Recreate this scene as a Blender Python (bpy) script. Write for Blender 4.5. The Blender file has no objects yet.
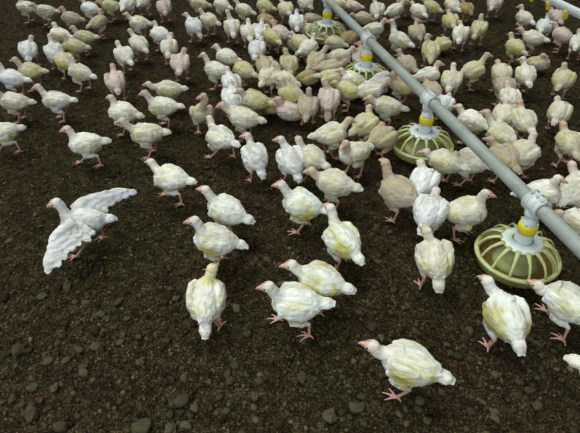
import bpy, math, random
import numpy as np
from mathutils import Vector, Matrix

random.seed(7); RNG = np.random.default_rng(11)
S = bpy.context.scene
C = S.collection
PI = math.pi

# ------------------------------------------------------------------ camera
H = 1.42; PITCH = math.atan((216.5 + 190) / 500.0); FPX = 500.0
cd = bpy.data.cameras.new('camera'); cam = bpy.data.objects.new('camera', cd); C.objects.link(cam)
cd.sensor_width = 36; cd.lens = 36 * FPX / 580; cd.clip_start = 0.05; cd.clip_end = 200
cam.location = (0, 0, H); cam.rotation_euler = (PI / 2 - PITCH, 0, 0)
S.camera = cam
# ------------------------------------------------------------------ light
W = bpy.data.worlds.new('shed_daylight'); S.world = W; W.use_nodes = True
nt = W.node_tree; nt.nodes.clear()
out = nt.nodes.new('ShaderNodeOutputWorld'); bg = nt.nodes.new('ShaderNodeBackground')
tc = nt.nodes.new('ShaderNodeTexCoord'); sep = nt.nodes.new('ShaderNodeSeparateXYZ')
ramp = nt.nodes.new('ShaderNodeValToRGB')
mr = nt.nodes.new('ShaderNodeMapRange'); mr.inputs[1].default_value = -0.2; mr.inputs[2].default_value = 1.0
nt.links.new(tc.outputs['Generated'], sep.inputs[0]); nt.links.new(sep.outputs['Z'], mr.inputs[0])
nt.links.new(mr.outputs[0], ramp.inputs[0]); nt.links.new(ramp.outputs[0], bg.inputs[0]); nt.links.new(bg.outputs[0], out.inputs[0])
ramp.color_ramp.elements[0].color = (0.10, 0.09, 0.09, 1)
ramp.color_ramp.elements[1].color = (1.0, 1.0, 0.95, 1)
e = ramp.color_ramp.elements.new(0.42); e.color = (0.26, 0.23, 0.32, 1)
bg.inputs[1].default_value = 0.52
sd = bpy.data.lights.new('soft_daylight', 'SUN'); sun = bpy.data.objects.new('soft_daylight', sd); C.objects.link(sun)
sd.energy = 1.9; sd.angle = math.radians(40); sd.color = (0.97, 1.0, 0.90)
sun.rotation_euler = (math.radians(-18), math.radians(-22), 0)
ad = bpy.data.lights.new('open_doorway_light', 'AREA'); ar = bpy.data.objects.new('open_doorway_light', ad); C.objects.link(ar)
ad.shape = 'RECTANGLE'; ad.size = 3.0; ad.size_y = 1.8; ad.energy = 85; ad.color = (0.86, 0.97, 1.0)
ar.location = (-1.4, -1.7, 2.6)
ar.rotation_euler = (Vector((0.1, 1.6, 0)) - Vector(ar.location)).to_track_quat('-Z', 'Y').to_euler()
S.view_settings.view_transform = 'Standard'; S.view_settings.look = 'None'
S.view_settings.gamma = 1.0; S.view_settings.use_curve_mapping = False
S.view_settings.exposure = 0.0

# ------------------------------------------------------------------ helpers
Rv = np.array([1.0, 0, 0]); Fv = np.array([0, math.cos(PITCH), -math.sin(PITCH)]); Uv = np.array([0, math.sin(PITCH), math.cos(PITCH)])
CAM = np.array([0, 0, H])
def ray(u, v): return Fv + (u - 290) / FPX * Rv + (216.5 - v) / FPX * Uv
def at(u, v, z):                                    # the point at height z seen at (u, v)
    d = ray(u, v); return CAM + d * ((z - H) / d[2])
def nrm(a):
    a = np.asarray(a, float); n = np.linalg.norm(a, axis=-1, keepdims=True); return a / np.where(n < 1e-9, 1, n)
def tag(o, label=None, cat=None, group=None, kind=None):
    if label: o['label'] = label
    if cat: o['category'] = cat
    if group: o['group'] = group
    if kind: o['kind'] = kind
    return o
def _hash(i, j, k, s):
    n = (i * 374761393 + j * 668265263 + k * 2147483647 + s * 1274126177) & 0xffffffff
    n = ((n ^ (n >> 13)) * 1274126177) & 0xffffffff
    return ((n ^ (n >> 16)) & 0xffff) / 65535.0
def vnoise(p, scale, seed=0):                       # value noise in -1..1
    q = np.asarray(p) * scale; f = np.floor(q); t = q - f; t = t * t * (3 - 2 * t); I = f.astype(np.int64)
    r = 0
    for dx in (0, 1):
        for dy in (0, 1):
            for dz in (0, 1):
                w = (t[:, 0] if dx else 1 - t[:, 0]) * (t[:, 1] if dy else 1 - t[:, 1]) * (t[:, 2] if dz else 1 - t[:, 2])
                r = r + w * _hash(I[:, 0] + dx, I[:, 1] + dy, I[:, 2] + dz, seed)
    return r * 2 - 1
def mesh_np(name, V, F, smooth=True):
    me = bpy.data.meshes.new(name); me.from_pydata([tuple(v) for v in V], [], F)
    me.validate(); me.update()
    if smooth: me.polygons.foreach_set('use_smooth', [True] * len(me.polygons))
    return me
def setcol(me, col):
    a = me.color_attributes.new('Col', 'FLOAT_COLOR', 'POINT')
    a.data.foreach_set('color', np.concatenate([col, np.ones((len(col), 1))], 1).astype(np.float32).ravel())
class MB:
    def __init__(s): s.V = []; s.F = []; s.n = 0
    def add(s, V, F):
        s.V.append(np.asarray(V, float)); s.F += [[i + s.n for i in f] for f in F]; s.n += len(V)
    def loft(s, P, a, b, up=(0, 0, 1), seg=14):     # tube with elliptic rings: a sideways, b along up
        P = np.asarray(P, float); n = len(P); a = np.broadcast_to(a, n); b = np.broadcast_to(b, n)
        T = nrm(np.gradient(P, axis=0)); up = np.asarray(up, float); rings = []
        ph = np.linspace(0, 2 * PI, seg, endpoint=False)
        for i in range(n):
            side = np.cross(up, T[i])
            if np.linalg.norm(side) < 1e-3: side = np.cross(np.array([0.3, 0.9, 0.1]), T[i])
            side = nrm(side); u2 = nrm(np.cross(T[i], side))
            rings.append(P[i] + np.outer(np.cos(ph), side) * a[i] + np.outer(np.sin(ph), u2) * b[i])
        V = np.concatenate(rings + [P[:1], P[-1:]])
        F = []
        for i in range(n - 1):
            for j in range(seg):
                k = (j + 1) % seg
                F.append([i * seg + j, i * seg + k, (i + 1) * seg + k, (i + 1) * seg + j])
        for j in range(seg):
            k = (j + 1) % seg
            F.append([n * seg, k, j]); F.append([n * seg + 1, (n - 1) * seg + j, (n - 1) * seg + k])
        s.add(V, F)
    def ell(s, c, r, seg=14, rings=8):
        t = np.linspace(-1, 1, rings + 2)[1:-1]; t = np.sin(t * PI / 2)
        P = np.array([[0, 0, x] for x in t]); q = np.sqrt(1 - t * t)
        m = MB(); m.loft(P, q, q, up=(0, 1, 0), seg=seg); V = m.V[0]; V[-2] = (0, 0, -1); V[-1] = (0, 0, 1)
        s.add(V * np.asarray(r) + np.asarray(c), m.F)
    def lathe(s, prof, seg=48, c=(0, 0, 0), closed=False):   # prof: (radius, z) pairs
        n = len(prof); ph = np.linspace(0, 2 * PI, seg, endpoint=False)
        V = np.concatenate([np.stack([r * np.cos(ph), r * np.sin(ph), np.full(seg, z)], 1) for r, z in prof]) + np.asarray(c)
        F = []
        for i in range(n if closed else n - 1):
            i2 = (i + 1) % n
            for j in range(seg):
                k = (j + 1) % seg; F.append([i * seg + j, i * seg + k, i2 * seg + k, i2 * seg + j])
        s.add(V, F)
    def build(s, name, mat, parent=None, loc=None, smooth=True):
        me = mesh_np(name, np.concatenate(s.V), s.F, smooth)
        me.materials.append(mat)
        o = bpy.data.objects.new(name, me); C.objects.link(o)
        if parent: o.parent = parent
        if loc is not None: o.location = loc
        return o
def smooth_by_angle(o, deg=35):
    me = o.data; me.update()
    me.set_sharp_from_angle(angle=math.radians(deg))

# ------------------------------------------------------------------ materials
def mat(name, col=(0.8, 0.8, 0.8), rough=0.6, attr=False, bump=None, **kw):
    m = bpy.data.materials.new(name); m.use_nodes = True; t = m.node_tree; b = t.nodes['Principled BSDF']
    b.inputs['Base Color'].default_value = (*col, 1); b.inputs['Roughness'].default_value = rough
    for k, v in kw.items(): b.inputs[k.replace('_', ' ')].default_value = v
    if attr:
        a = t.nodes.new('ShaderNodeAttribute'); a.attribute_name = 'Col'; t.links.new(a.outputs['Color'], b.inputs['Base Color'])
    if bump:
        sc, st, dist = bump
        c = t.nodes.new('ShaderNodeTexCoord'); mp = t.nodes.new('ShaderNodeMapping'); mp.inputs['Scale'].default_value = st
        n = t.nodes.new('ShaderNodeTexNoise'); n.inputs['Scale'].default_value = sc; n.inputs['Detail'].default_value = 4
        bp = t.nodes.new('ShaderNodeBump'); bp.inputs['Distance'].default_value = dist; bp.inputs['Strength'].default_value = 0.9
        t.links.new(c.outputs['Object'], mp.inputs[0]); t.links.new(mp.outputs[0], n.inputs['Vector'])
        t.links.new(n.outputs['Fac'], bp.inputs['Height']); t.links.new(bp.outputs[0], b.inputs['Normal'])
    return m
def mottled(name, c1, c2, scale, rough=0.5, bumpd=0.0005, **kw):
    m = mat(name, c1, rough, bump=(scale * 3, (1, 1, 1), bumpd), **kw); t = m.node_tree; b = t.nodes['Principled BSDF']
    c = t.nodes.new('ShaderNodeTexCoord'); n = t.nodes.new('ShaderNodeTexNoise'); n.inputs['Scale'].default_value = scale; n.inputs['Detail'].default_value = 6
    r = t.nodes.new('ShaderNodeValToRGB'); r.color_ramp.elements[0].position = 0.38; r.color_ramp.elements[1].position = 0.66
    r.color_ramp.elements[0].color = (*c1, 1); r.color_ramp.elements[1].color = (*c2, 1)
    t.links.new(c.outputs['Object'], n.inputs['Vector']); t.links.new(n.outputs['Fac'], r.inputs[0]); t.links.new(r.outputs[0], b.inputs['Base Color'])
    return m
M_feather = mat('feathers', rough=0.88, attr=True, bump=(120, (0.45, 1, 1), 0.003), Specular_IOR_Level=0.2)
M_beak = mottled('beak_horn', (0.55, 0.33, 0.24), (0.68, 0.45, 0.32), 60, 0.5)
M_comb = mottled('comb_skin', (0.62, 0.38, 0.30), (0.68, 0.44, 0.36), 80, 0.6)
M_eye = mat('eye', (0.012, 0.010, 0.010), 0.15)
M_pipe = mottled('galvanised_pipe', (0.27, 0.31, 0.28), (0.36, 0.40, 0.37), 9, 0.55, 0.0003)
M_white = mottled('white_plastic', (0.60, 0.68, 0.68), (0.70, 0.77, 0.76), 14, 0.4, 0.0002)
M_band = mottled('yellow_plastic', (0.80, 0.68, 0.02), (0.85, 0.74, 0.05), 20, 0.45, 0.0002)
M_pan = mottled('dusty_yellow_plastic', (0.46, 0.50, 0.13), (0.56, 0.58, 0.22), 16, 0.5, 0.0003)
M_cone = mottled('dusty_cone_plastic', (0.30, 0.33, 0.12), (0.42, 0.45, 0.20), 12, 0.5, 0.0003)
M_grille = mottled('grille_plastic', (0.44, 0.47, 0.18), (0.56, 0.60, 0.30), 12, 0.45, 0.0002)
M_feed = mottled('feed', (0.12, 0.075, 0.008), (0.22, 0.15, 0.02), 90, 0.9, 0.003)

# ------------------------------------------------------------------ floor of litter
def floor_mat():
    m = mat('litter_floor', rough=0.95, Specular_IOR_Level=0.15); t = m.node_tree; b = t.nodes['Principled BSDF']; L = t.links.new
    c = t.nodes.new('ShaderNodeTexCoord')
    def noise(s, d=6): n = t.nodes.new('ShaderNodeTexNoise'); n.inputs['Scale'].default_value = s; n.inputs['Detail'].default_value = d; L(c.outputs['Object'], n.inputs['Vector']); return n
    def rampn(src, stops):
        r = t.nodes.new('ShaderNodeValToRGB'); L(src, r.inputs[0]); el = r.color_ramp.elements
        el[0].position = stops[0][0]; el[0].color = (*stops[0][1], 1); el[1].position = stops[-1][0]; el[1].color = (*stops[-1][1], 1)
        for p, cc in stops[1:-1]: k = el.new(p); k.color = (*cc, 1)
        return r
    n1 = noise(140, 8); n2 = noise(1.6, 4); n3 = noise(420, 3)
    r1 = rampn(n1.outputs['Fac'], [(0.34, (0.010, 0.008, 0.005)), (0.50, (0.036, 0.026, 0.015)), (0.60, (0.078, 0.060, 0.034)), (0.72, (0.19, 0.155, 0.09))])
    r2 = rampn(n2.outputs['Fac'], [(0.38, (0.86, 0.74, 0.60)), (0.62, (0.70, 0.82, 0.46))])
    mx = t.nodes.new('ShaderNodeMix'); mx.data_type = 'RGBA'; mx.blend_type = 'MULTIPLY'; mx.inputs[0].default_value = 1
    n4 = noise(26, 5); r4 = rampn(n4.outputs['Fac'], [(0.36, (0.50, 0.48, 0.46)), (0.52, (1.0, 1.0, 1.0)), (0.66, (1.6, 1.6, 1.55))])
    mx2 = t.nodes.new('ShaderNodeMix'); mx2.data_type = 'RGBA'; mx2.blend_type = 'MULTIPLY'; mx2.inputs[0].default_value = 1
    L(r1.outputs[0], mx.inputs[6]); L(r2.outputs[0], mx.inputs[7]); L(mx.outputs[2], mx2.inputs[6]); L(r4.outputs[0], mx2.inputs[7]); L(mx2.outputs[2], b.inputs['Base Color'])
    ad_ = t.nodes.new('ShaderNodeMath'); ad_.operation = 'ADD'; L(n1.outputs['Fac'], ad_.inputs[0])
    m3 = t.nodes.new('ShaderNodeMath'); m3.operation = 'MULTIPLY'; m3.inputs[1].default_value = 0.4; L(n3.outputs['Fac'], m3.inputs[0]); L(m3.outputs[0], ad_.inputs[1])
    bp = t.nodes.new('ShaderNodeBump'); bp.inputs['Distance'].default_value = 0.012; bp.inputs['Strength'].default_value = 1; L(ad_.outputs[0], bp.inputs['Height']); L(bp.outputs[0], b.inputs['Normal'])
    return m
def floor_h(P):
    Q = np.array(P, float); Q[:, 2] = 0
    return -0.009 + 0.005 * vnoise(Q, 5, 3) + 0.0042 * vnoise(Q, 30, 4) + 0.0045 * vnoise(Q, 70, 5) + 0.0030 * vnoise(Q, 150, 6)
ys = [-1.5, -0.5]; y = 0.25
while y < 8.0: ys.append(y); y += 0.0032 * max(y, 0.6) + 0.002
ys += [9, 12, 16]; ys = np.array(ys); nx = 420; ks = np.linspace(-1, 1, nx)
GX = np.concatenate([ks * (1.0 + 0.85 * max(yy, 0) + (6 if yy > 8 or yy < 0 else 0)) for yy in ys]); GY = np.repeat(ys, nx)
GV = np.stack([GX, GY, np.zeros_like(GX)], 1); GV[:, 2] = floor_h(GV)
me = bpy.data.meshes.new('floor'); ny = len(ys); me.vertices.add(len(GV)); me.vertices.foreach_set('co', GV.ravel())
ii = (np.arange(ny - 1)[:, None] * nx + np.arange(nx - 1)[None]).ravel(); Q = np.stack([ii, ii + 1, ii + nx + 1, ii + nx], 1)
me.loops.add(Q.size); me.loops.foreach_set('vertex_index', Q.ravel()); me.polygons.add(len(Q))
me.polygons.foreach_set('loop_start', np.arange(len(Q)) * 4); me.polygons.foreach_set('loop_total', np.full(len(Q), 4)); me.update(calc_edges=True)
me.polygons.foreach_set('use_smooth', [True] * len(Q)); me.materials.append(floor_mat())
fl = bpy.data.objects.new('floor', me); C.objects.link(fl); tag(fl, kind='structure')

# icosphere template
def ico(sub):
    import bmesh
    bm = bmesh.new(); bmesh.ops.create_icosphere(bm, subdivisions=sub, radius=1); bm.verts.ensure_lookup_table()
    V = np.array([v.co[:] for v in bm.verts]); F = np.array([[v.index for v in f.verts] for f in bm.faces]); bm.free(); return V, F
M_clod = mat('litter_clod', rough=0.95, attr=True, bump=(160, (1, 1, 1), 0.004), Specular_IOR_Level=0.15)
def scatter(name, N, sizer, cols, flat, label, stick=False, sub=2):
    V0, F0 = ico(sub); n = len(V0)
    u = RNG.uniform(-25, 605, N); v = 440 - 445 * RNG.random(N) ** 0.8
    P = np.array([at(a, b, 0) for a, b in zip(u, v)]); P[:, 2] = floor_h(P)
    s = sizer(N); A = RNG.uniform(0, 2 * PI, N)
    V = np.repeat(V0[None], N, 0)
    q = V0[None] * 1.3 + RNG.uniform(0, 90, (N, 1, 3))
    V = V * (1 + 0.45 * vnoise(q.reshape(-1, 3), 1.25, 9).reshape(N, n, 1))
    sx = s * RNG.uniform(0.8, 1.3, N) * (6 if stick else 1); sy = s * RNG.uniform(0.7, 1.1, N) * (0.7 if stick else 1); sz = s * RNG.uniform(*flat, N)
    V = V * np.stack([sx, sy, sz], 1)[:, None]
    c, d = np.cos(A)[:, None], np.sin(A)[:, None]
    X = V[..., 0] * c - V[..., 1] * d; Y = V[..., 0] * d + V[..., 1] * c
    V = np.stack([X, Y, V[..., 2]], -1) + P[:, None] + np.stack([0 * s, 0 * s, sz * 0.35], 1)[:, None]
    F = (F0[None] + (np.arange(N) * n)[:, None, None]).reshape(-1, 3)
    me = bpy.data.meshes.new(name); me.vertices.add(N * n); me.vertices.foreach_set('co', V.ravel())
    me.loops.add(F.size); me.loops.foreach_set('vertex_index', F.ravel()); me.polygons.add(len(F))
    me.polygons.foreach_set('loop_start', np.arange(len(F)) * 3); me.polygons.foreach_set('loop_total', np.full(len(F), 3)); me.update(calc_edges=True)
    me.polygons.foreach_set('use_smooth', [True] * len(F))
    cols = np.array(cols); ci = cols[RNG.integers(0, len(cols), N)] * RNG.uniform(0.45, 1.25, (N, 1)) * np.array([0.95, 0.98, 0.72])
    setcol(me, np.repeat(ci, n, 0)); me.materials.append(M_clod)
    o = bpy.data.objects.new(name, me); C.objects.link(o); tag(o, label, 'litter', kind='stuff'); return o
scatter('litter_crumbs', 15000, lambda N: np.clip(RNG.lognormal(math.log(0.0034), 0.45, N), 0.0015, 0.011),
        [(0.055, 0.042, 0.024), (0.045, 0.042, 0.018), (0.075, 0.06, 0.034), (0.022, 0.017, 0.011), (0.12, 0.10, 0.055)], (0.5, 0.9),
        'small dark brown crumbs of litter covering the floor', sub=1)
scatter('litter_lumps', 3000, lambda N: np.clip(RNG.lognormal(math.log(0.0078), 0.38, N), 0.004, 0.017),
        [(0.062, 0.052, 0.034), (0.078, 0.070, 0.048), (0.034, 0.028, 0.018), (0.045, 0.040, 0.028)], (0.3, 0.6), 'loose lumps of brown litter strewn across the floor')
scatter('wood_shavings', 1100, lambda N: RNG.uniform(0.0009, 0.002, N), [(0.22, 0.16, 0.09), (0.30, 0.25, 0.15), (0.12, 0.09, 0.05)], (0.25, 0.5),
        'thin tan straws and shavings mixed in the dark litter', stick=True, sub=1)
# the larger clods that can be picked out one by one
CLODS = [(100, 314, 9), (18, 350, 14), (96, 346, 12), (120, 342, 8), (32, 414, 16), (33, 387, 10), (54, 388, 9), (60, 426, 13), (142, 427, 19), (171, 428, 13), (182, 401, 16),
         (184, 378, 9), (42, 296, 9), (118, 302, 9), (140, 362, 9), (176, 298, 8), (302, 378, 13), (357, 407, 15), (330, 416, 16), (529, 390, 10), (538, 406, 10), (495, 417, 10),
         (247, 333, 9), (470, 330, 10), (447, 344, 7), (230, 380, 9), (255, 396, 10), (66, 360, 8), (12, 398, 9), (428, 420, 9)]
cv, cf = ico(3)
for i, (u, v, w) in enumerate(CLODS):
    p = at(u, v, 0.004); r = 0.5 * w * np.linalg.norm(p - CAM) / (FPX * 1.1)
    V = cv * (1 + 0.34 * vnoise(cv + i * 7.3, 1.7, 5)[:, None] + 0.20 * vnoise(cv + i * 3.1, 4.0, 6)[:, None]) * np.array([r, r * 0.8, r * 0.5])
    V[:, 2] = np.maximum(V[:, 2], -0.4 * r)
    me = mesh_np('litter_clod', V, cf.tolist()); base = np.array([(0.075, 0.066, 0.038), (0.055, 0.046, 0.026), (0.062, 0.060, 0.030)][i % 3])
    setcol(me, base * (1 + 0.25 * vnoise(V, 1.4 / r, 8))[:, None]); me.materials.append(M_clod)
    o = bpy.data.objects.new('litter_clod', me); C.objects.link(o); o.location = (p[0], p[1], 0.4 * r - 0.004); o.rotation_euler = (0, 0, i * 1.3)
    tag(o, 'grey brown dried clod of litter lying loose on the dark floor', 'clod', 'larger clods of dried litter on the floor')

# ------------------------------------------------------------------ feed line
PZ = 0.313
P1 = at(536.5, 205, PZ); P4 = at(328, 0, PZ); pd = nrm(P4 - P1)
step = np.linalg.norm(P4 - P1) / 3
centres = [P1 + pd * step * k for k in range(4)]
pm = MB(); A = P1 - pd * 1.3; B = P1 + pd * 5.2
TT = np.linspace(0, 1, 40); sag = lambda t: 0
pm.loft([A + (B - A) * t for t in TT], 0.0262, 0.0262, seg=28)
pipe = pm.build('feed_pipe', M_pipe); tag(pipe, 'long grey metal feed pipe running diagonally above the round pans', 'pipe')
ang = math.atan2(pd[1], pd[0])

def make_feeder():
    root = bpy.data.objects.new('pan_feeder', None); C.objects.link(root)
    R = 0.152
    m = MB(); m.lathe([(0.02, 0.014), (0.095, 0.008), (0.122, 0.016), (0.146, 0.030), (R, 0.052), (R + 0.006, 0.062), (R + 0.004, 0.068), (R - 0.003, 0.064), (R - 0.006, 0.054), (0.142, 0.034), (0.125, 0.019), (0.02, 0.020)], 72, closed=True)
    pan = m.build('pan', M_pan, root)
    m = MB(); m.lathe([(0.001, 0.038), (0.06, 0.034), (0.10, 0.026), (0.128, 0.030), (0.139, 0.034), (0.138, 0.031), (0.001, 0.018)], 56)
    fd = m.build('feed', M_feed, root); fd['kind'] = 'stuff'
    m = MB(); m.lathe([(0.082, 0.026), (0.084, 0.034), (0.066, 0.048), (0.060, 0.060), (0.050, 0.112), (0.046, 0.112), (0.056, 0.056), (0.06, 0.044), (0.078, 0.030)], 48, closed=True)
    m.build('inner_cone', M_cone, root)
    m = MB()                                          # grille: ring on the rim, ring at the collar, curved spokes
    m.lathe([(R - 0.006, 0.062), (R + 0.008, 0.062), (R + 0.010, 0.070), (R + 0.004, 0.077), (R - 0.008, 0.074)], 72, closed=True)
    for k in range(14):
        a = 2 * PI * k / 14 + 0.13; c, s = math.cos(a), math.sin(a)
        pr = [(0.072, 0.142), (0.095, 0.137), (0.122, 0.124), (0.138, 0.104), (0.149, 0.082), (0.154, 0.070)]
        m.loft([(r * c, r * s, z) for r, z in pr], [0.011, 0.0080, 0.0058, 0.005, 0.0052, 0.007], 0.0042, up=(c * 0.5, s * 0.5, 1), seg=10)
    m.build('grille', M_grille, root)
    m = MB(); m.lathe([(0.040, 0.150), (0.074, 0.143), (0.079, 0.138), (0.076, 0.132), (0.056, 0.136), (0.040, 0.136)], 56, closed=True)
    m.build('collar', M_white, root)
    m = MB(); m.lathe([(0.033, 0.120), (0.034, 0.150), (0.032, 0.185), (0.030, 0.192), (0.029, 0.225), (0.029, 0.228), (0.029, 0.240), (0.022, 0.246), (0.022, 0.300), (0.016, 0.30), (0.016, 0.12)], 40, closed=True)
    for k in range(4): a = k * PI / 2 + 0.5; m.ell((0.030 * math.cos(a), 0.030 * math.sin(a), 0.236), (0.005, 0.005, 0.005), 8, 5)
    m.build('neck_tube', M_white, root)
    m = MB(); m.lathe([(0.030, 0.188), (0.0340, 0.189), (0.0335, 0.228), (0.0295, 0.230)], 40, closed=True)
    for k in range(16): a = 2 * PI * k / 16; m.ell((0.0337 * math.cos(a), 0.0337 * math.sin(a), 0.208), (0.002, 0.002, 0.015), 6, 4)
    b = m.build('locking_band', M_band, root); b['label'] = 'bright yellow band around the white neck'
    m = MB(); hw = 0.038                              # clamp sleeve around the pipe with ribs and a ridge
    def sleeve(x0, x1, r0, r1):
        prof = [(r0, x0), (r1, x0 + 0.002), (r1, x1 - 0.002), (r0, x1)]
        q = MB(); q.lathe(prof, 32, closed=True); V = q.V[0]; V = np.stack([V[:, 2], V[:, 1], V[:, 0] + PZ], 1); m.add(V, [f[::-1] for f in q.F])
    sleeve(-hw, hw, 0.0268, 0.0350)
    for x in (-hw, -0.018, 0.012, hw - 0.008): sleeve(x, x + 0.008, 0.0268, 0.0385)
    for x in (-0.028, 0.0, 0.028): m.loft([(x, -0.014, PZ + 0.035), (x, 0, PZ + 0.047), (x, 0.014, PZ + 0.035)], 0.003, 0.006, seg=8)
    m.loft([(-0.04, 0, PZ + 0.037), (0.04, 0, PZ + 0.037)], 0.006, 0.008, seg=10)
    m.lathe([(0.027, 0.262), (0.031, 0.268), (0.031, 0.300), (0.027, 0.300)], 32, closed=True)
    m.build('pipe_clamp', M_white, root)
    return root
f0 = make_feeder(); FG = 'round pan feeders under the grey feed pipe'
FL = ['nearest round feeder pan, yellow slotted pan with empty floor around it',
      'second round feeder pan behind the nearest one, chickens crowding its left and front',
      'third round feeder pan along the pipe, mostly hidden by crowding chickens',
      'farthest round feeder pan at the top edge of the flock under the pipe']
for k, c in enumerate(centres):
    if k == 0: r = f0
    else:
        r = f0.copy(); C.objects.link(r)
        for ch in list(f0.children):
            d = ch.copy(); C.objects.link(d); d.parent = r
    r.location = (c[0], c[1], 0); r.rotation_euler = (0, 0, ang); tag(r, FL[k], 'feeder', FG)
# water line at the top right
WZ = 0.30
a = at(549, -1, WZ); b = at(582, 15, WZ); wd = nrm(b - a)
root = bpy.data.objects.new('water_line', None); C.objects.link(root); root.location = a
tag(root, 'pale water pipe with yellow fittings crossing the top right corner', 'pipe')
m = MB(); m.loft([wd * -3.0, wd * 0, wd * 2.2], 0.022, 0.030, seg=24); m.build('pipe', M_white, root)
for k, t in enumerate((-0.42, -0.2, 0.02, 0.24)):
    m = MB(); c = wd * t
    m.lathe([(0.010, -0.075), (0.016, -0.070), (0.018, -0.045), (0.026, -0.030), (0.026, -0.010), (0.010, -0.008)], 20, c=c, closed=True)
    m.build('nipple_fitting', M_band, root)
m = MB()
for t in (-1.2, 0.9): m.loft([wd * t + np.array([0, 0, 0.02]), wd * t + np.array([0, 0, 2.4])], 0.003, 0.003, seg=8)
m.build('suspension_cord', M_white, root)

# ------------------------------------------------------------------ chickens
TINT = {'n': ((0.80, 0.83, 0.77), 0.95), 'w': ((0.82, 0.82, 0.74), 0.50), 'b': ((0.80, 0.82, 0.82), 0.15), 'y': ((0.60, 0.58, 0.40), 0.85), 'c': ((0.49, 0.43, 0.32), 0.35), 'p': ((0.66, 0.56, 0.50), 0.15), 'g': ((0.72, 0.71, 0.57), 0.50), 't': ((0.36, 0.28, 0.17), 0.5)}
ZC = 0.134
jobs = []
def rot(V, yaw):
    c, s = math.cos(yaw), math.sin(yaw); V = np.asarray(V, float)
    return np.stack([V[..., 0] * c - V[..., 1] * s, V[..., 0] * s + V[..., 1] * c, V[..., 2]], -1)
def bezier(p, n=9):
    t = np.linspace(0, 1, n)[:, None]; p = [np.asarray(q, float) for q in p]
    return (1 - t) ** 3 * p[0] + 3 * t * (1 - t) ** 2 * p[1] + 3 * t * t * (1 - t) * p[2] + t ** 3 * p[3]
def chicken(bx, by, hx, hy, head, tint, pose, label, sc=1.0, hh=None, tail=0.0, pitch=None, legs=None, group=None, up=0.0, neck=0.0):
    idx = len(jobs); rs = np.random.default_rng(100 + idx)
    zc = (0.066 if pose == 't' else ZC) * sc + up
    bp = at(bx, by, zc); az = math.atan2(bp[0], bp[1]); yaw = math.radians(head) - az
    depth = np.linalg.norm(bp - CAM)
    pit = math.radians(pitch if pitch is not None else {'s': 12, 'r': 2, 't': 6, 'f': 10, 'u': 26}[pose])
    cb = np.array([0, 0, zc / sc])
    def B(x, y, z): # body frame to local
        return np.array([x * math.cos(pit) - z * math.sin(pit), y, x * math.sin(pit) + z * math.cos(pit)]) + cb
    # head target: nearest point of the pixel ray to the natural head place
    nb = B(0.055, 0, 0.018)
    nat = nb + {'s': np.array([0.055, 0, 0.075]), 'r': np.array([0.085, 0, 0.040]), 't': np.array([0.05, 0, 0.06]), 'f': np.array([0.08, 0, 0.06]), 'u': np.array([0.03, 0, 0.105])}[pose]
    if hx is None: hc = nat + rs.normal(0, 0.008, 3)
    else:
        o = rot(np.array([[CAM[0] - bp[0], CAM[1] - bp[1], CAM[2]]]), -yaw)[0] / sc; d = nrm(rot(ray(hx, hy)[None], -yaw)[0])
        hc = o + d * np.dot(nat - o, d)
    w = hc - nb; L = np.linalg.norm(w); hc = nb + w / L * min(max(L, 0.055), 0.135); hc[2] = max(hc[2], 0.03)
    if hh is not None: hyaw = math.radians(hh - head)
    else: hyaw = math.atan2((hc - nb)[1], max(0.05, (hc - nb)[0] + 0.05)) + rs.normal(0, 0.15)
    hp = rs.uniform(-0.25, 0.0)
    hd = np.array([math.cos(hyaw) * math.cos(hp), math.sin(hyaw) * math.cos(hp), math.sin(hp)])
    sc = sc * (0.92 if depth > 3.0 else 0.965 if depth > 2.3 else 1.0)
    vox = 0.0027 if depth < 2.15 else (0.0036 if depth < 3.0 else 0.0043)
    th = max(0.0035, vox * 0.9)
    m = MB()
    x = np.array([-.092, -.080, -.062, -.035, 0, .03, .056, .076, .088]) * 0.93; fat = rs.uniform(0.84, 0.96)
    rw = np.array([.012, .028, .044, .054, .057, .055, .048, .034, .015]) * fat; rh = np.array([.012, .026, .041, .051, .055, .053, .046, .033, .016])
    zo = np.array([.020, .016, .010, .003, 0, -.002, 0, .004, .008])
    m.loft([B(a, 0, z) for a, z in zip(x, zo)], rw, rh, seg=24)
    tz = 0.010 + tail
    m.loft([B(-.058, 0, .010), B(-.076, 0, tz), B(-.090, 0, tz + tail * .6), B(-.106, 0, tz + tail), B(-.117, 0, tz + tail), B(-.122, 0, tz + tail)], [.024, .0215, .023, .022, .015, .006], [.022, .017, .018, .017, .011, .005], seg=14)
    for q in (-1, 0, 1): m.loft([B(-.09, q * .007, tz), B(-.112, q * .009, tz + tail), B(-.128, q * .008, tz + tail * 1.4 - .004 * abs(q))], [.010, .009, .004], th, seg=8)
    p0 = B(.040, 0, .012); hb = hc - hd * 0.010 - np.array([0, 0, 0.008])
    d01 = nrm(nrm(hb - p0) + np.array([0.5, 0, 0.15])); dn = nrm(nrm(hb - p0) * 0.6 + np.array([0, 0, 0.8]) + hd * 0.15); LL = np.linalg.norm(hb - p0)
    NP = bezier([p0, p0 + d01 * LL * 0.4, hb - dn * LL * 0.35, hb], 11)
    m.loft(NP, [.043, .039, .033, .0275, .0235, .021, .0195, .0190, .0190, .0190, .0185], [.045, .040, .034, .028, .024, .0215, .020, .0195, .0195, .0190, .0185], up=(-0.4, 0, 1), seg=16)
    HP = [hc + hd * t for t in (-.022, -.016, -.006, .005, .014, .021, .026)]
    m.loft(HP, [.008, .0155, .0195, .0185, .0145, .010, .006], [.009, .0165, .0205, .0190, .0145, .0095, .006], seg=16)
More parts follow.
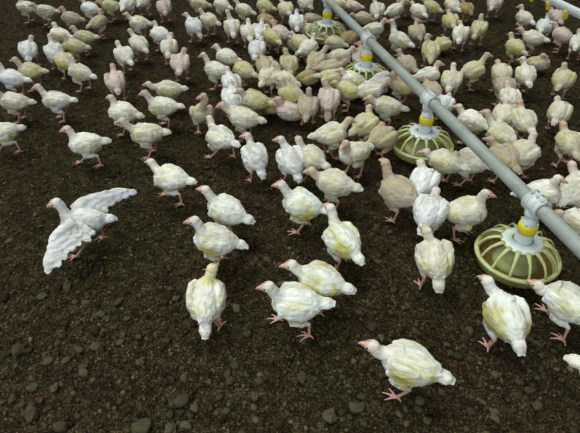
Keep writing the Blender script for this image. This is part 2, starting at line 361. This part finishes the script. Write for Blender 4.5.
    # wings
    if pose != 'f':
        for s in (-1, 1):
            dr = rs.uniform(-.006, .006); out_ = 0.049 * fat
            m.loft([B(.062, s * (out_ - .014), .016), B(.045, s * (out_ - .001), .014 + dr), B(.015, s * (out_ + .004), .008 + dr), B(-.02, s * (out_ + .003), .003 + dr), B(-.050, s * (out_ - .008), .002), B(-.073, s * (out_ - .022), .004)],
                   [.010, .020, .022, .019, .012, .005], [.015, .030, .035, .033, .024, .011], seg=16)
            for k in range(7):                   # flight feathers stacked along the folded wing
                t = k / 6; a0 = B(.012 - .03 * t, s * (out_ + .010 - .002 * k), -.022 + .034 * t + dr); a1 = B(-.066 - .022 * t, s * (out_ - .018 - .012 * t), -.016 + .034 * t + dr * .5)
                mid = (a0 + a1) / 2 + np.array([0, s * .006, -.003])
                m.loft([a0, a0 * .6 + mid * .4 + [0, s * .003, 0], mid, a1 * .6 + mid * .4, a1], [th * .7, th, th * .9, th * .8, th * .5], [.004, .009, .010, .008, .003], seg=8)
            for k in range(5):                   # coverts
                t = k / 4; c = B(.046 - .055 * t, s * (out_ + .012), -.002 + .012 * math.sin(k * 2.1) + dr); m.ell(c, (.015, .0065, .013), 8, 5)
    else:
        for s, tip, bk in ((1, np.array([.100, .092, -.045]), np.array([-.8, .25, -.35])), (-1, np.array([-.150, -.050, .025]), np.array([-.6, .25, -.5]))):
            sh = B(.035, s * .040, .03); tip = sh + tip
            el = sh + (tip - sh) * 0.5 + np.array([.02, 0, .02])
            P = bezier([sh, el, el, tip], 9); m.loft(P, [.026, .025, .023, .021, .019, .018, .016, .014, .008], [.022, .021, .019, .017, .015, .014, .012, .010, .006], seg=12)
            bk = nrm(bk); td = nrm(tip - sh); bk = nrm(bk - td * np.dot(bk, td) * .6); upv = nrm(np.cross(bk, td))
            for lay, (l0, wd_, zz) in enumerate(((.095, .018, 0), (.066, .017, .005), (.040, .017, .009))):
                for k in range(13):
                    t = k / 12; a0 = P[min(8, int(round(t * 8)))] + upv * zz * (1 if upv[2] > 0 else -1); dirv = nrm(bk * (1 - .45 * t) + td * (0.05 + .75 * t)); ln = l0 * rs.uniform(.88, 1.1)
                    m.loft([a0, a0 + dirv * ln * .5, a0 + dirv * ln * .9, a0 + dirv * ln], [wd_ * .8, wd_, wd_ * .8, .004], th * 1.1, up=upv, seg=10)
    # legs
    legpts = []
    if pose != 't':
        offs = legs if legs is not None else ((0.012, -0.02) if pose in 'su' else (0.06, -0.055)) 
        if legs is None and rs.random() < 0.5: offs = offs[::-1]
        for s, off in zip((1, -1), offs):
            lift = 0.0 if abs(off) < 0.05 else (0.012 if off < 0 else 0.0)
            hip = B(.0, s * .030, -.022); hock = np.array([-.022 + off * .45, s * .034, .066 + lift]); foot = np.array([off + .004, s * .036, .0075 + lift])
            knee = np.array([.028 + off * .4, s * .036, .088])
            m.loft([hip, (hip + knee) / 2, knee * .75 + hip * .25, knee * .35 + hock * .65, hock], [.030, .029, .024, .014, .0075], [.034, .032, .026, .015, .0075], up=(1, 0, 0.2), seg=12)
            r0 = max(.0052, vox * 1.25); m.loft([hock + [0, 0, .003], hock * .5 + foot * .5, foot, foot + [0.002, 0, -.003]], [r0 * 1.25, r0, r0 * 1.05, r0 * .8], [r0 * 1.25, r0, r0 * 1.05, r0 * .8], up=(1, 0, 0), seg=10)
            for aa, ln in ((-.62, .038), (0, .045), (.62, .038), (PI - .35, .018)):
                dv = np.array([math.cos(aa), math.sin(aa), 0]); rt = max(.0036, vox * .9)
                m.loft([foot + [0, 0, -.001], foot + dv * ln * .5 + [0, 0, .001], foot + dv * ln + [0, 0, -.003 - lift * .5]], [rt * 1.1, rt, rt * .6], [rt * 1.1, rt, rt * .6], seg=8)
            legpts += [hock, hock * .5 + foot * .5, foot]; 
            for aa in (-.62, 0, .62): legpts += [foot + np.array([math.cos(aa), math.sin(aa), 0]) * .02, foot + np.array([math.cos(aa), math.sin(aa), 0]) * .038]
    me = mesh_np('tmp', np.concatenate(m.V), m.F)
    o = bpy.data.objects.new('broiler_chicken', me); C.objects.link(o)
    r = o.modifiers.new('r', 'REMESH'); r.mode = 'VOXEL'; r.voxel_size = vox
    r = o.modifiers.new('s', 'SMOOTH'); r.factor = 0.5; r.iterations = 1
    tag(o, label, 'chicken', 'white broiler chickens on the litter floor')
    jobs.append(dict(neck=neck, o=o, sc=sc, yaw=yaw, pos=bp, tint=tint, hc=hc, hd=hd, nb=nb, cb=cb, legs=np.array(legpts) if legpts else None, rs=rs, depth=depth, zc=zc, up=up, NP=NP, pit=pit, beak_y=hyaw, beak_p=hp))
    return o

#BIRDS
T = [
# bx by hx hy heading tint pose label opts
(411,365,372,346,178,'n','r','white chicken nearest the camera, stepping left alone at bottom centre',dict(legs=(0.012,-0.035),tail=-.004,sc=1.03)),
(297,303,268,287,176,'n','s','white chicken walking left below the flock, both pink feet visible on bare litter',dict(legs=(-0.05,0.062),pitch=0,up=.008)),
(321,281,291,265,162,'n','s','white chicken directly behind the walking one with both feet visible, facing left',dict(pitch=4)),
(206,300,211,272,78,'w','s','white chicken seen from behind with yellow neck stretched up toward another chicken',dict(hh=50,pitch=24,tail=-.012,neck=1.0)),
(216,240,194,221,165,'n','s','white chicken facing left with the yellow-necked chicken pecking at its rear',dict(tail=-.004)),
(227,211,205,190,150,'n','s','white chicken looking left just above the one being pecked',dict(pitch=16)),
(84,222,56,203,170,'b','f','chicken flapping both wings open on the bare floor at left',dict(up=.01)),
(171,178,150,161,152,'w','r','white chicken running up left between flapping chicken and flock',dict(tail=-.004)),
(86,143,66,128,165,'w','r','white chicken running left alone on bare floor in upper left',dict()),
(343,241,330,208,132,'n','s','white chicken with pink neck, walking up left in the middle of the floor',dict(pitch=16)),
(303,205,281,185,166,'n','s','plump white chicken with pink head facing left, one yellow foot forward',dict(pitch=10)),
(335,184,311,171,166,'g','s','white chicken with yellow wing sitting low behind the plump pink-headed one',dict(pitch=4)),
(399,192,385,163,150,'c','s','tall cream chicken with pink neck upright, facing left at centre right',dict(pitch=14,sc=1.05)),
(424,182,421,162,80,'b','s','bluish white chicken seen from behind, right beside the tall pink-necked one',dict(pitch=16)),
(430,212,436,191,82,'b','r','white chicken walking away, between upright cream chicken and the one facing right',dict(pitch=18)),
(435,259,428,234,112,'g','s','yellowish white chicken seen from behind, left of the nearest feeder',dict(pitch=18,tail=-.012)),
(465,212,486,194,8,'g','s','white chicken facing right toward the nearest feeder, standing on long legs',dict(pitch=14)),
(507,318,487,281,128,'n','s','white chicken with pink head leaning up left in front of the nearest feeder',dict(pitch=14,sc=1.03)),
(568,303,541,286,162,'n','r','white chicken running left at the right edge below the nearest feeder',dict(sc=1.02)),
(611,378,632,364,5,'w','s','white tail of a chicken poking in at the right edge near the bottom',dict()),
(541,193,559,179,20,'w','s','white chicken behind the pipe clamp looking right',dict(hh=0)),
(577,190,572,163,70,'w','s','white chicken with raised yellowish head at right edge above the pipe',dict(pitch=18)),
(580,224,562,213,168,'w','t','low white chicken with yellow head under the pipe at right edge',dict()),
(255,156,247,135,110,'b','s','bluish white chicken seen from behind, head turned left, at lower edge of flock',dict(hh=170,pitch=22,tail=-.012)),
(291,160,280,138,112,'b','s','bluish white chicken from behind looking left, beside another like it',dict(hh=172,pitch=20,tail=-.01)),
(311,157,300,142,140,'g','s','yellow-backed white chicken between bluish chicken and front-facing plump one',dict(pitch=10)),
(355,152,345,143,222,'g','s','plump white chicken facing the camera with head low, left of second feeder',dict(hh=240,pitch=4)),
(331,134,350,119,14,'g','s','white chicken stretched right with pink face, tail pointing left',dict(hh=10,pitch=6)),
(365,124,371,112,50,'y','s','greenish yellow chicken wedged behind the pink-faced one facing right',dict()),
(383,137,388,128,50,'c','s','round cream chicken from behind with head hidden, touching second feeder',dict(pitch=4)),
(388,106,369,97,172,'g','s','white chicken facing left with drooping tail toward second feeder',dict(pitch=4)),
(221,137,209,117,135,'w','r','white chicken with tan head bent up left, at left front of flock',dict(pitch=8)),
(244,118,221,104,165,'g','s','white chicken facing left with pink face, long body, front left of flock',dict(pitch=6,hh=180)),
(202,112,203,95,262,'y','s','yellowish chicken standing upright facing the camera at left front of flock',dict(pitch=26,hh=200)),
(256,99,243,91,168,'y','s','yellow-backed chicken with pink rump behind the pink-faced one at left front',dict()),
(308,106,309,89,84,'c','u','slim cream chicken upright from behind, dark gap either side',dict(sc=.9)),
(329,99,324,79,88,'p','u','pinkish chicken from behind with erect thin neck and drooping tail',dict(tail=-.02)),
(289,111,279,103,160,'p','t','pinkish cream chicken crouching left of the slim upright one',dict()),
(289,93,279,80,160,'y','s','yellow-green chicken facing up left in middle of flock, above crouching pinkish one',dict()),
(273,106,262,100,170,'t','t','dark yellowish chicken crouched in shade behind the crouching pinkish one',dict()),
(233,98,231,84,92,'b','s','bright bluish white chicken at left edge of dense flock, from behind',dict(pitch=18)),
(232,82,227,67,105,'b','s','white chicken right behind the bright bluish one, neck up',dict(pitch=18)),
(216,69,202,52,155,'w','s','white chicken facing left with head high at left border of dense flock',dict(pitch=12,hh=180)),
(227,56,215,44,150,'w','s','white chicken with pinkish face looking left, behind the head-high one',dict(hh=180)),
(244,69,234,56,140,'y','s','yellow-stained chicken beside the two head-high ones at left border',dict()),
(147,133,121,120,172,'g','s','cream and yellow chicken walking left, front of the left group, white tail',dict(pitch=4,tail=-.002)),
(163,106,144,92,165,'w','s','white chicken facing left just above the one with a white tail',dict(pitch=4)),
(169,88,146,82,170,'g','s','white chicken lowered, only its back and tail show behind its neighbour at left',dict(pitch=2)),
(123,112,111,99,150,'w','s','white chicken with big pale breast, left of three that face left',dict(pitch=10)),
(56,99,35,84,162,'w','s','white chicken walking left by itself, tan tail, below the top left group',dict(pitch=8)),
(14,100,-3,92,160,'g','s','yellowish white chicken at left edge with one pink foot forward',dict()),
(2,131,-12,120,175,'w','r','white rump of a chicken leaving at left edge in the dark',dict()),
(12,77,-3,62,150,'b','s','large bluish white chicken at left edge under the yellow-green one',dict()),
(30,70,13,57,152,'y','s','yellow-green chicken facing left near left edge',dict(pitch=4)),
(28,49,31,35,80,'b','u','upright bluish white chicken from behind, alone near the left edge',dict()),
(54,51,49,33,100,'b','s','white chicken with tall neck at front of the top left cluster',dict(pitch=22)),
(80,71,69,54,140,'w','s','bright white chicken walking up left, lowest of the top left cluster',dict(pitch=16)),
(65,60,60,44,110,'y','s','yellowish chicken squeezed between the two lowest of top left cluster',dict()),
(60,34,53,24,145,'w','s','white chicken looking left behind the tall-necked one, top left cluster',dict()),
(84,36,72,26,158,'y','s','yellow-bellied chicken facing left at right end of top left cluster',dict(pitch=4)),
(74,45,64,38,160,'y','s','yellow-green chicken half hidden in the middle of top left cluster',dict()),
(71,17,62,9,155,'c','s','cream chicken facing up left in the row behind top left cluster',dict()),
(98,21,101,10,30,'c','s','cream chicken facing right with neck up, back row at left',dict()),
(45,10,33,4,175,'g','s','greenish white chicken lying long toward the left, second from left in back row',dict()),
(26,6,18,-3,160,'w','s','white chicken first from left in the back row',dict()),
(90,8,82,0,150,'b','s','bluish white chicken third in the back row at left, head cut by frame',dict()),
(111,5,99,0,170,'y','s','yellow-green chicken cut by top edge at left',dict()),
(127,4,131,-6,60,'b','s','white chicken cut by top edge right of the yellow-green one',dict()),
(143,0,150,-10,60,'w','s','white underside of a chicken at top edge above bare floor',dict()),
(164,6,164,-8,90,'p','s','white chicken from behind with pink legs at top edge',dict(pitch=20)),
(139,22,125,12,160,'w','s','white chicken facing left with head forward, upper left middle group',dict(pitch=6)),
(139,43,129,28,115,'g','s','yellowish white chicken with yellow legs, lowest left of upper middle group',dict(pitch=18)),
(124,54,117,41,110,'w','s','white chicken left of the yellow-legged one, neck raised',dict(pitch=20)),
(115,80,112,63,92,'p','s','pinkish white chicken from behind with straight neck, left of centre top',dict(pitch=22)),
(160,33,154,21,135,'b','s','bluish white chicken looking left behind a broad white one',dict()),
(169,46,171,32,80,'w','s','broad white chicken from behind, pair with the one at its left shoulder',dict(pitch=20)),
(180,62,184,48,82,'p','u','round pinkish white chicken standing alone from behind at top centre left',dict(pitch=20)),
(194,25,185,12,118,'b','s','bluish white chicken from behind with drooping tail, top centre left pair',dict(hh=160,pitch=22,tail=-.015)),
(209,19,200,9,140,'g','s','greenish chicken right behind the droopy-tailed one, top centre left pair',dict()),
(199,3,188,-3,170,'y','s','yellow-green chicken at top edge behind the top centre left pair',dict()),
(232,26,227,9,95,'w','u','white chicken with long erect neck from behind, left border of back flock',dict()),
(222,4,215,-6,140,'w','s','white chicken at top edge above the long erect neck',dict()),
(244,9,236,0,150,'g','s','pale green-white chicken at top edge, left end of back flock',dict()),
(249,31,248,18,95,'w','s','white chicken with tan raised head at left border of back flock',dict(pitch=18)),
(260,30,262,18,80,'b','s','bluish white chicken shoulder to shoulder with the tan-headed one',dict()),
(257,48,261,37,80,'b','s','bright bluish white chicken in front of the tan-headed one, from behind',dict(pitch=20)),
(266,65,261,53,110,'c','s','cream chicken with raised neck in front of the bright bluish one',dict(pitch=20)),
(269,76,276,62,60,'g','s','white and yellow chicken beside the cream raised neck, center left flock',dict()),
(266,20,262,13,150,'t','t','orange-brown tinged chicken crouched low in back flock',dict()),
(265,5,258,-3,150,'y','s','yellow chicken at top edge behind the orange-brown tinged one',dict()),
(283,32,275,21,150,'p','s','pinkish cream chicken facing up left, back flock just right of orange-brown one',dict()),
(273,36,268,26,120,'y','s','dull yellow chicken between bright bluish and pinkish cream ones',dict()),
(289,63,286,50,95,'y','u','yellow-green chicken from behind with pale pointed head, mid flock',dict(pitch=20)),
(284,78,276,66,150,'g','s','pale green-backed chicken in front of the one with pale pointed head',dict()),
(297,21,297,9,92,'b','s','bluish white chicken from behind, back flock left of the farthest feeder',dict(pitch=20)),
(302,42,294,33,130,'y','s','dull yellow chicken with head down in the middle of back flock',dict()),
(294,43,288,34,130,'c','t','cream chicken with back low, left of the pink-necked white one',dict()),
(307,46,313,36,40,'w','s','bright white chicken with pink neck turned right, back flock',dict(pitch=16)),
(316,60,327,45,58,'c','s','tan streaked chicken with neck leaning right, below pink-necked white one',dict(pitch=16)),
(308,77,316,70,20,'t','t','dark yellow low chicken right of the pale green-backed one',dict()),
(316,31,306,24,170,'g','t','white-backed chicken lying flat in front of farthest feeder',dict()),
(312,19,306,20,190,'c','t','tan-headed chicken eating at left side of farthest feeder',dict()),
(331,66,347,59,12,'c','s','cream chicken facing right, upper of two stacked at centre of flock',dict(pitch=4)),
(334,76,350,77,0,'y','s','yellowish chicken facing right just below the upper of two at flock centre',dict(pitch=2)),
(340,55,352,48,20,'g','s','pale green-backed chicken with brown head turned right below farthest feeder',dict(hh=-20,pitch=2)),
(348,89,338,82,160,'y','s','dull yellow chicken behind the big white one at flock centre',dict()),
(362,58,361,45,90,'p','s','pinkish chicken eating behind third feeder neck, only head shows left of pipe',dict(hh=180)),
(355,75,344,66,170,'w','s','white chicken under third feeder band, left of its twin',dict()),
(381,78,391,72,15,'b','s','bright white chicken under third feeder band, right of its twin',dict()),
(370,89,385,82,14,'w','s','big white chicken facing right in flock centre, dark-eyed pink head near pipe',dict(pitch=4)),
(401,84,393,76,160,'c','s','grey-cream chicken partly behind the pipe above second feeder',dict()),
(407,63,399,49,140,'c','s','cream chicken with orange-pink head up, right of the pipe middle',dict(pitch=16)),
(400,39,391,18,150,'w','s','large white chicken with arched tan neck, tall beside the pipe',dict(hh=185,pitch=10,sc=1.08)),
(374,28,386,18,18,'g','s','pale chicken with brown head to the right, just above third feeder clamp',dict(hh=-30,pitch=4)),
(366,18,356,14,170,'c','t','pinkish grey-backed chicken lying right beside the pipe top',dict()),
(352,6,342,2,170,'p','t','grey-pink chicken at right of pipe near top edge',dict()),
(375,9,372,-2,90,'g','s','pale chicken from behind with pointed neck at top edge right of pipe',dict(pitch=20)),
(395,9,404,0,40,'w','s','white round-backed chicken at top edge, second right of pipe',dict()),
(339,2,332,-6,150,'g','s','pale chicken at top edge directly left of pipe',dict()),
(306,2,300,-6,120,'w','s','white chicken at top edge left of farthest feeder',dict()),
(286,8,281,-2,110,'g','s','greenish white chicken at top edge, third left of farthest feeder',dict()),
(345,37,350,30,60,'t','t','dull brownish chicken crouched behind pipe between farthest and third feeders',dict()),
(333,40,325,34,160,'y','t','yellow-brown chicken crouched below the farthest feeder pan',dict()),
(419,10,413,2,130,'w','s','white chicken with pinkish neck at top, left of a yellow one',dict()),
(432,6,424,-2,150,'y','s','yellow chicken with tail out at top edge right of centre',dict()),
(417,31,418,19,110,'c','s','cream chicken with brownish head looking right, behind yellow-green one',dict(hh=20)),
(431,50,428,33,98,'y','u','yellow-green chicken from behind with tall neck, right of pipe',dict(hh=30)),
(442,44,438,38,30,'y','t','small yellow head poking out right of the tall-necked yellow-green one',dict()),
(428,74,440,61,28,'w','s','white chicken beside pipe, head raised and turned right',dict(hh=0,pitch=8)),
(432,90,427,80,130,'c','s','cream chicken peeping over the pipe above second feeder clamp',dict()),
(452,79,454,62,86,'g','s','yellow and white chicken from behind, head straight up, above second feeder',dict(pitch=20)),
(473,69,489,52,38,'y','s','big yellow-green chicken with neck bent right, upper right group',dict(hh=10,pitch=14)),
(502,72,499,61,105,'g','s','pale yellow chicken behind a face-forward neighbour, right of big yellow-green one',dict()),
(506,85,504,78,110,'c','s','cream chicken with orange face looking left under the pale yellow one',dict(hh=200)),
(511,97,508,83,115,'w','s','white chicken curving left with striped wing, above the brown-headed row',dict()),
(461,33,460,20,88,'w','s','white chicken standing square from behind with pink legs, top right of centre',dict(pitch=20)),
(451,20,449,10,110,'y','s','yellow chicken close behind the square-standing white one',dict()),
(479,28,482,14,80,'y','u','yellow-green chicken from behind with pointed head, beside square-standing one',dict()),
(453,5,446,-4,130,'g','s','greenish chicken at top edge above the square-standing white one',dict()),
(495,2,497,-10,80,'p','s','pinkish white rump with pink legs at top edge right',dict(pitch=20)),
(516,46,511,33,140,'y','s','yellowish chicken facing up left with neck short, upper right',dict()),
(526,74,523,56,115,'w','s','bright white round chicken with pink face looking left, upper right',dict(hh=195,pitch=20)),
(538,63,546,58,10,'c','t','tan chicken crouching behind the bright round one',dict()),
(534,37,520,27,168,'g','s','greenish white chicken facing left with pink legs, upper right',dict(pitch=2)),
(525,17,521,4,140,'w','s','white chicken with head up looking left, top right',dict(hh=185)),
(545,25,549,12,80,'b','s','bright bluish white chicken from behind below the water pipe',dict()),
(557,16,552,8,120,'p','s','grey-pink chicken directly under the water pipe fittings',dict()),
(563,34,557,26,155,'p','s','pinkish round chicken below the water pipe, tail to right',dict()),
(579,42,580,28,85,'w','s','white chicken cut by right edge near the top',dict()),
(564,78,565,62,82,'y','u','yellow-green chicken from behind alone near right edge, head up',dict(pitch=20)),
(560,111,558,96,85,'g','s','round yellow-white chicken from behind near right edge',dict(pitch=18)),
(570,143,564,125,125,'y','s','yellow chicken with short neck at right edge above yellowish raised head',dict(pitch=14)),
(505,114,508,103,80,'g','s','cream chicken low behind the two heads left of dark floor at right',dict()),
(524,120,519,101,125,'g','s','yellow-cream chicken with head up looking left, right end of mid group',dict(hh=190,pitch=14)),
(523,153,534,135,55,'g','s','round white chicken with yellowish bent head, right of pipe middle',dict(pitch=18)),
(502,136,486,111,150,'g','s','white chicken with brown head and tan neck facing left, right of pipe',dict(hh=185,pitch=8)),
(504,157,494,142,140,'c','s','brown-necked chicken peeping over the pipe in front of the brown-headed one',dict(hh=175)),
(472,121,459,107,160,'w','s','white chicken with orange face facing left just over the pipe by second feeder',dict(hh=185,pitch=6)),
(446,161,427,151,165,'g','s','yellowish chicken at front of second feeder, neck bent, facing left',dict(pitch=2)),
(470,161,456,154,170,'w','s','white chicken under the pipe right of second feeder, back only',dict(pitch=2)),
(445,103,449,95,75,'b','s','white chicken seen from behind, partly hidden by second feeder clamp',dict(sc=.85)),
(404,0,410,-8,60,'t','s','dull chicken at top edge between round-backed and pinkish-necked ones',dict()),
(467,8,462,-2,120,'t','s','dim brownish chicken at top edge left of pinkish rump',dict(sc=.9)),
]
for bx, by, hx, hy, hd_, ti, po, la, op in T: chicken(bx, by, hx, hy, hd_, ti, po, la, **op)

# nobody stands inside a neighbour or a pan: nudge overlapping bodies apart on the floor
P = np.array([j['pos'][:2] for j in jobs]); O = P.copy(); D = np.array([[math.cos(j['yaw']), math.sin(j['yaw'])] for j in jobs]); SC = np.array([j['sc'] for j in jobs])
PC = np.array([c[:2] for c in centres])
for it in range(60):
    mv = np.zeros_like(P)
    for sa in (-1, 1):
        ca = P + D * (sa * .030 * SC)[:, None]
        for sb in (-1, 1):
            cb_ = P + D * (sb * .030 * SC)[:, None]
            df = ca[:, None] - cb_[None]; ds = np.linalg.norm(df, axis=2) + np.eye(len(P)) * 9; need = .043 * (SC[:, None] + SC[None])
            ov = np.clip(need - ds, 0, None) ; mv += (df / ds[..., None] * ov[..., None]).sum(1) * 0.15
        df = ca[:, None] - PC[None]; ds = np.linalg.norm(df, axis=2); ov = np.clip(.158 + .040 - ds, 0, None); mv += (df / ds[..., None] * ov[..., None]).sum(1) * 0.3
    P = P + mv; q = P - O; L = np.linalg.norm(q, axis=1, keepdims=True); P = O + q * np.minimum(1, 0.06 / np.maximum(L, 1e-6))
for j, p in zip(jobs, P): j['pos'] = np.array([p[0], p[1], j['pos'][2]])
dg = bpy.context.evaluated_depsgraph_get()
# shared small parts
mb = MB(); mb.loft([(0.016, 0, 0.001), (0.024, 0, 0.001), (0.032, 0, -0.001), (0.040, 0, -0.005), (0.043, 0, -0.008)], [.0085, .0072, .0052, .0028, .0010], [.0080, .0068, .0050, .0028, .0010], seg=12)
mb.loft([(0.017, 0, -0.007), (0.026, 0, -0.007), (0.036, 0, -0.0085)], [.0065, .005, .0012], [.003, .0026, .001], seg=10)
BEAK = mesh_np('beak', np.concatenate(mb.V), mb.F); BEAK.materials.append(M_beak)
mb = MB()
for xx, zz, rr in ((0.020, .010, .003), (0.015, .0145, .0034), (0.009, .0175, .0034), (0.003, .0190, .003)): mb.ell((xx, 0, zz), (.004, .0018, rr), 8, 6)
mb.loft([(0.022, 0, .008), (0.012, 0, .0150), (0.000, 0, .0180)], .0018, .0025, seg=8)
COMB = mesh_np('comb', np.concatenate(mb.V), mb.F); COMB.materials.append(M_comb)
mb = MB(); mb.ell((0, 0, 0), (.0036, .0025, .0036), 10, 6); EYE = mesh_np('eye', np.concatenate(mb.V), mb.F); EYE.materials.append(M_eye)

def sm(x, a, b): t = np.clip((x - a) / (b - a), 0, 1); return t * t * (3 - 2 * t)
for j in jobs:
    o = j['o']; me = bpy.data.meshes.new_from_object(o.evaluated_get(dg)); old = o.data; o.modifiers.clear()
    n = len(me.vertices); V = np.empty(n * 3, np.float32); me.vertices.foreach_get('co', V); V = V.reshape(-1, 3).astype(float)
    N = np.empty(n * 3, np.float32); me.vertices.foreach_get('normal', N); N = N.reshape(-1, 3).astype(float)
    rs = j['rs']; off = rs.uniform(0, 50, 3)
    base, stain = TINT[j['tint']]; base = np.array(base) * rs.uniform(0.93, 1.04)
    dh = np.linalg.norm(V - j['hc'], axis=1)
    leg = np.zeros(n)
    if j['legs'] is not None:
        dl = np.min(np.linalg.norm(V[:, None] - j['legs'][None], axis=2), axis=1)
        leg = (1 - sm(dl, .016, .026)) * (1 - sm(V[:, 2], .066, .085)); leg = np.maximum(leg, 1 - sm(V[:, 2], .018, .03))
    W_ = V.copy(); W_[:, 0] *= 0.45
    soft = sm(dh, .02, .05) * (1 - leg)
    d = (vnoise(W_ + off, 40, 9) * 0.0032 + vnoise(W_ + off, 95, 1) * 0.0019 + vnoise(W_ + off, 200, 2) * 0.0012) * soft
    V2 = V + N * d[:, None]
    # plumage colour: white base, dung and urine yellowing on the back and wings, pink skin on throat, thighs and vent
    body = V - j['cb']
    s1 = sm(vnoise(V + off, 17, 3) + 0.35 * vnoise(V + off, 60, 4), -0.2, 0.5) * sm(dh, .03, .07)
    wingy = sm(np.abs(body[:, 1]), .020, .042) * (1 - sm(body[:, 0], .02, .06)) * sm(body[:, 2], -.05, -.02); s1 = np.clip(s1 * (0.95 - 0.60 * sm(body[:, 2], .005, .045)) + 0.45 * wingy * sm(vnoise(V + off, 28, 15), -.5, .5), 0, 1) * min(1, stain * 1.25)
    s1 = s1 * (1 - 0.85 * sm(-body[:, 0], .068, .085)) * sm(body[:, 2], -.055, -.025)
    col = base[None] * (1 - s1[:, None]) + np.array([0.52, 0.50, 0.16])[None] * s1[:, None]
    col = col * (1 + 0.17 * vnoise(W_ + off, 110, 6))[:, None]
    dirt = sm(vnoise(W_ + off, 26, 12) + 0.5 * vnoise(W_ + off, 70, 13), 0.05, 0.8) * rs.uniform(0.15, 0.5); col = col * (1 - dirt[:, None]) + np.array([0.30, 0.24, 0.16])[None] * dirt[:, None]
    nd = np.min(np.linalg.norm(V[:, None] - j['NP'][None, 2:], axis=2), axis=1)
    fr = nrm(j['hc'] - j['nb']); front = np.clip(N[:, 0] * 0.9 + 0.2, 0, 1)
    skin = (1 - sm(nd, .02, .04)) * front * 0.55 + (1 - sm(body[:, 2], -.062, -.035)) * 0.40 + sm(-body[:, 0], .035, .065) * (1 - sm(-body[:, 0], .068, .078)) * (1 - sm(body[:, 2], -.03, .0)) * 0.5
    skin = np.clip(skin * (0.7 + 0.8 * vnoise(V + off, 30, 7)), 0, 0.75)
    col = col * (1 - skin[:, None]) + np.array([0.62, 0.36, 0.28])[None] * skin[:, None]
    face = 1 - sm(np.linalg.norm(V - (j['hc'] + j['hd'] * 0.018), axis=1), .008, .026)
    hk = (1 - sm(dh, .020, .05)) * (0.42 if j['depth'] > 2.2 else 0.22) * rs.uniform(0.3, 1.6)
    f = np.clip(face * 0.75 + hk, 0, .85)[:, None]; col = col * (1 - f) + np.array([0.60, 0.41, 0.27]) * f
    if j['neck']:
        ny_ = ((1 - sm(nd, .026, .04)) * sm(dh, .012, .026) * (1 - sm(dh, .05, .085)) * 0.6)[:, None]; col = col * (1 - ny_) + np.array([0.66, 0.60, 0.14]) * ny_
    l = leg[:, None]; col = col * (1 - l) + np.array([0.58, 0.34, 0.26]) * l
    me.vertices.foreach_set('co', V2.astype(np.float32).ravel()); 
    me.materials.clear(); me.materials.append(M_feather); me.name = 'broiler_chicken'
    for a in list(me.color_attributes): me.color_attributes.remove(a)
    setcol(me, np.clip(col, 0, 1)); me.polygons.foreach_set('use_smooth', [True] * len(me.polygons)); me.update()
    o.data = me; bpy.data.meshes.remove(old)
    o.scale = (j['sc'],) * 3; o.rotation_euler = (0, 0, j['yaw']); o.location = (j['pos'][0], j['pos'][1], 0)
    lift = j['up']
    hm = Matrix.Translation(Vector(j['hc'])) @ Matrix.Rotation(j['beak_y'], 4, 'Z') @ Matrix.Rotation(-j['beak_p'], 4, 'Y')
    parts = [('beak', BEAK, (0, 0, 0)), ('eye', EYE, (.009, .0160, .004)), ('eye', EYE, (.009, -.0160, .004)), ('comb', COMB, (0, 0, 0))]
    for nm, md, lc in parts:
        if nm == 'comb' and j['depth'] > 3.0: continue
        c = bpy.data.objects.new(nm, md); C.objects.link(c); c.parent = o; c.matrix_local = hm @ Matrix.Translation(lc)
print('chickens', len(jobs), 'verts', sum(len(j['o'].data.vertices) for j in jobs))
